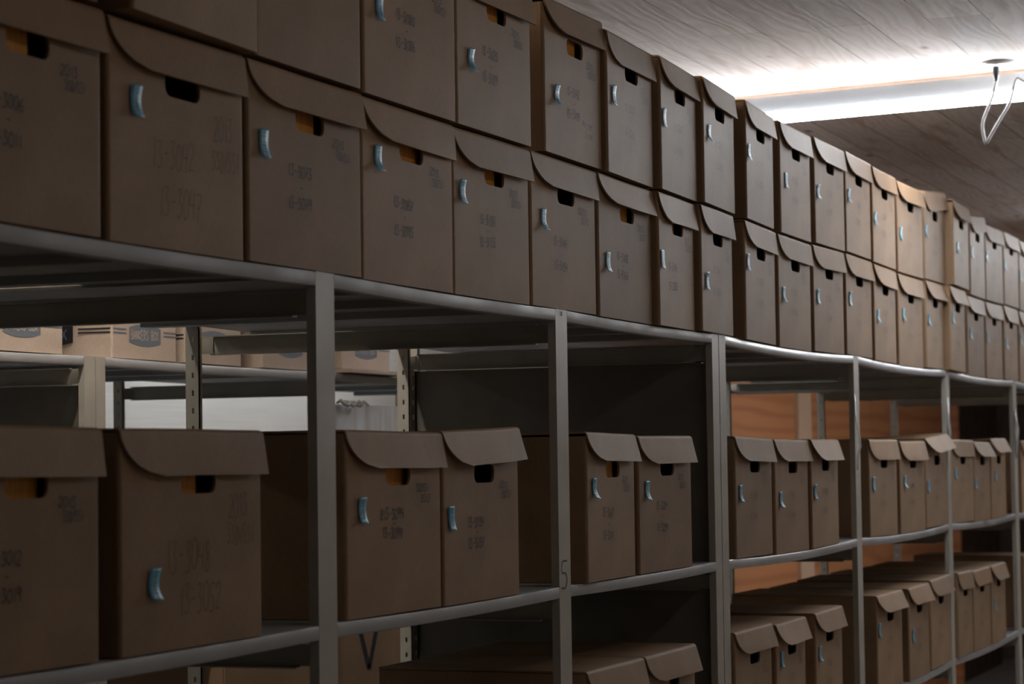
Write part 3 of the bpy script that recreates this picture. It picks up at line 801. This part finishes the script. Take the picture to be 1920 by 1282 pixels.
# crumpled film bunched at the top corner of the wrapped panel
mb = MB(); rng = random.Random(5)
for k in range(3):
    x0 = 5.52+.05*k; pts = [(x0+.012*j+rng.uniform(-.01, .01), 1.222-.004*j, ZC+.150+.006*math.sin(j*1.7+k)) for j in range(6)]
    mb.tube(pts, [.003, .005, .006, .005, .004, .002], 6)
o = mb.build('plastic_film', CLEAR, smooth=True); tag(o, 'crumpled clear film bunched on the top corner of the wrapped panel', 'plastic film')

# --------------------------------------------------------------plywood behind the right-hand bays
r = empty('plywood_crate', (7.3, 1.5, 0)); tag(r, 'large plywood sheets on a frame behind the right-hand bays', 'plywood')
def ply(x0, x1, z1, m=PLY, y0=0.0, nm='panel'):
    mb = MB(); mb.box(x0-7.3, x1-7.3, y0, y0+.018, 0.0, z1); return mb.build(nm, m, r, bevel=.001)
ply(7.3, 11.35, ZC+.62); ply(11.36, 13.0, ZC+.62); ply(13.01, 15.25, ZC+.62)
ply(15.31, 17.2, ZC+.62, DWOOD, .02)
mb = MB(); mb.box(11.30-7.3, 11.56-7.3, -.02, -.001, 0, ZC+.62); mb.build('batten', PLYEDGE, r)
mb = MB(); mb.box(15.25-7.3, 15.30-7.3, -.06, .05, 0, ZC+.62); mb.build('batten', PLY, r)

# --------------------------------------------------------------clear tape bits on the posts
def tape(pts, w, label):
    mb = MB(); pts = [Vector(p) for p in pts]; vs = []
    for p in pts: vs += [tuple(p+Vector((w/2, 0, 0))), tuple(p-Vector((w/2, 0, 0)))]
    n = len(vs); vs += [(a, b_+.0006, c_) for a, b_, c_ in vs]; fs = []
    for i in range(len(pts)-1):
        a = 2*i; fs += [(a, a+1, a+3, a+2), (n+a, n+a+2, n+a+3, n+a+1), (a, a+2, n+a+2, n+a), (a+1, n+a+1, n+a+3, a+3)]
    fs += [(0, n, n+1, 1), (n-2, n-1, 2*n-1, 2*n-2)]
    mb.add(vs, fs); o = mb.build('tape_strip', CLEAR, smooth=True); tag(o, label, 'tape', 'loose tape on the shelf posts')
tape([(6.037, -.0015, ZC+.155), (6.036, -.004, ZC+.09), (6.034, -.012, ZC+.05), (6.03, -.016, ZC+.02), (6.024, -.008, ZC-.01), (6.032, -.006, ZC-.04)], .016, 'curled clear tape strip hanging on the first thin post')
tape([(7.310, -.0015, ZC+.17), (7.310, -.0022, ZC+.10), (7.308, -.006, ZC+.06), (7.306, -.003, ZC+.03)], .040, 'clear tape wrapped on the second thin post')
tape([(8.57, -.0015, ZC+.15), (8.565, -.006, ZC+.11), (8.555, -.012, ZC+.08), (8.57, -.004, ZC+.02), (8.572, -.002, ZC-.02)], .045, 'torn clear tape on the post nearest the right edge of the photo')

# --------------------------------------------------------------lamps
def lamp(xc, yc, ang, length, label, loc_z=CEIL, tm=None):
    """batten lamp: x' along its length; the tube sits on the -y' side of the white channel"""
    r = empty('tube_lamp', (xc, yc, loc_z), ang); tag(r, label, 'lamp')
    L2 = length/2
    mb = MB(); mb.box(-L2, L2, -.004, .030, -.010, 0); mb.build('wooden_strip', BATTEN, r, bevel=.001)
    mb = MB()
    mb.loft([[(x, 0, -.0105), (x, .026, -.0105), (x, .026, -.070), (x, .014, -.082), (x, .0, -.082), (x, .003, -.06)] for x in (-L2, L2)])
    mb.build('channel', REFL, r)
    mb = MB()
    mt = MB(); hl = L2-.03
    mt.tube([(-hl, -.022, -.078), (-hl*.33, -.022, -.078), (hl*.33, -.022, -.078), (hl, -.022, -.078)], .016, 16)
    mt.build('tube', tm or TUBEM, r, smooth=True)
    for e in (-1, 1):
        xx = e*(hl+.012); mb.box(xx-.011, xx+.011, -.038, -.0005, -.098, -.055)
    mb.build('socket', WHITEP, r, bevel=.002)
    return r
LD = math.atan2(1.0, .165)+math.pi
# main lamp: crosses the aisle just below the ceiling
lamp(6.757+.165*.30, .30, LD, 2.44, 'long lit fluorescent tube lamp under the board ceiling')
lamp(11.0, -1.2, LD, 2.44, 'added fill lamp further down the aisle, unseen behind the boxes', tm=FART)  # added unseen lamp that brightens the boxes beyond the main lamp

lamp(3.85, .95, 0, 1.24, 'added fill lamp over the gap between the two shelf rows, out of sight', tm=WARM)  # added to light the back row, never in view
lamp(8.3, 2.5, 0, 2.44, 'added fill lamp along the rear wall behind the second shelf row, out of sight', tm=REART)  # unseen extra lamp, put in to brighten the white rear wall
lamp(3.2, -1.36, math.pi, 2.44, 'added fill lamp along the aisle just right of the viewer, out of sight', tm=DIM)  # weak fill for the near box fronts, added outside the frame

lamp(1.2, 2.3, 0, 1.24, 'added fill lamp in the left part of the rear aisle, out of sight', tm=LOWT)  # added fill from behind for the dark bay interiors, not seen

# ceiling outlet with its hanging cord
r = empty('ceiling_outlet', (6.567, -.305, CEIL)); tag(r, 'round white ceiling outlet with a looped grey cord beside the lamp', 'outlet')
mb = MB()
for rr_, zz in ((.05, 0.0),):
    rings = []
    for (q, zz) in ((.0505, 0), (.052, -.004), (.046, -.009), (.020, -.011), (.004, -.0112)):
        rings.append([(q*math.cos(a), q*math.sin(a), zz) for a in [2*math.pi*k/28 for k in range(28)]])
    mb.loft(rings)
mb.build('cover_plate', WHITEP, r, smooth=True)
mb = MB(); cx, cy = .004, .012
rings = []
for (q, zz) in ((.0085, -.010), (.0095, -.013), (.010, -.024), (.0085, -.034), (.0065, -.043), (.005, -.046), (.0055, -.050), (.003, -.053)):
    rings.append([(cx+q*math.cos(a), cy+q*math.sin(a), zz) for a in [2*math.pi*k/16 for k in range(16)]])
mb.loft(rings); mb.build('cable_gland', DARKP, r, smooth=True)
X6 = 6.56-6.567
cord = [(-.2923, 1.024), (-.2905, 1.005), (-.287, .990), (-.281, .971), (-.272, .950), (-.262, .928), (-.2545, .905), (-.2545, .885), (-.2575, .867), (-.2600, .853), (-.2640, .850), (-.2700, .858), (-.280, .876), (-.295, .900), (-.311, .925), (-.3237, .944), (-.334, .968), (-.341, .993), (-.346, 1.013), (-.3525, 1.022), (-.3605, 1.019), (-.372, 1.012), (-.39, 1.02), (-.40, 1.06)]
pts = [(X6+.004-.0002*i, c0+.305, c1-1.07) for i, (c0, c1) in enumerate(cord)]
pts[0] = (cx, cy, -.050)
def dense(p, k=4):
    out = []
    for i in range(len(p)-1):
        p0, p1, p2, p3 = [Vector(p[max(0, min(len(p)-1, j))]) for j in (i-1, i, i+1, i+2)]
        for j in range(k):
            t = j/k; out.append(.5*((2*p1)+(p2-p0)*t+(2*p0-5*p1+4*p2-p3)*t*t+(3*p1-p0-3*p2+p3)*t**3))
    out.append(Vector(p[-1])); return out
mb = MB(); mb.tube(dense(pts), .0040, 10); mb.build('cord', CABLEM, r, smooth=True)

# --------------------------------------------------------------the room
def shell(name, x0, x1, y0, y1, z0, z1, m):
    mb = MB(); mb.box(x0, x1, y0, y1, z0, z1); o = mb.build(name, m); tag(o, kind='structure'); return o
RX0, RX1, RY0, RY1 = -3.5, 17.6, -2.6, 3.0
shell('floor', RX0-.1, RX1+.1, RY0-.1, RY1+.1, -.1, 0, CONC)
shell('ceiling', RX0-.1, RX1+.1, RY0-.1, RY1+.1, CEIL, CEIL+.1, CEILM)
shell('wall_rear', RX0, RX1, RY1, RY1+.1, .0, CEIL, WALLM)
shell('wall_front', RX0, RX1, RY0-.1, RY0, .0, CEIL, FWALL)
shell('wall_left', RX0-.1, RX0, RY0, RY1, .0, CEIL, CONC)
shell('wall_right', RX1, RX1+.1, RY0, RY1, .0, CEIL, DWOOD)
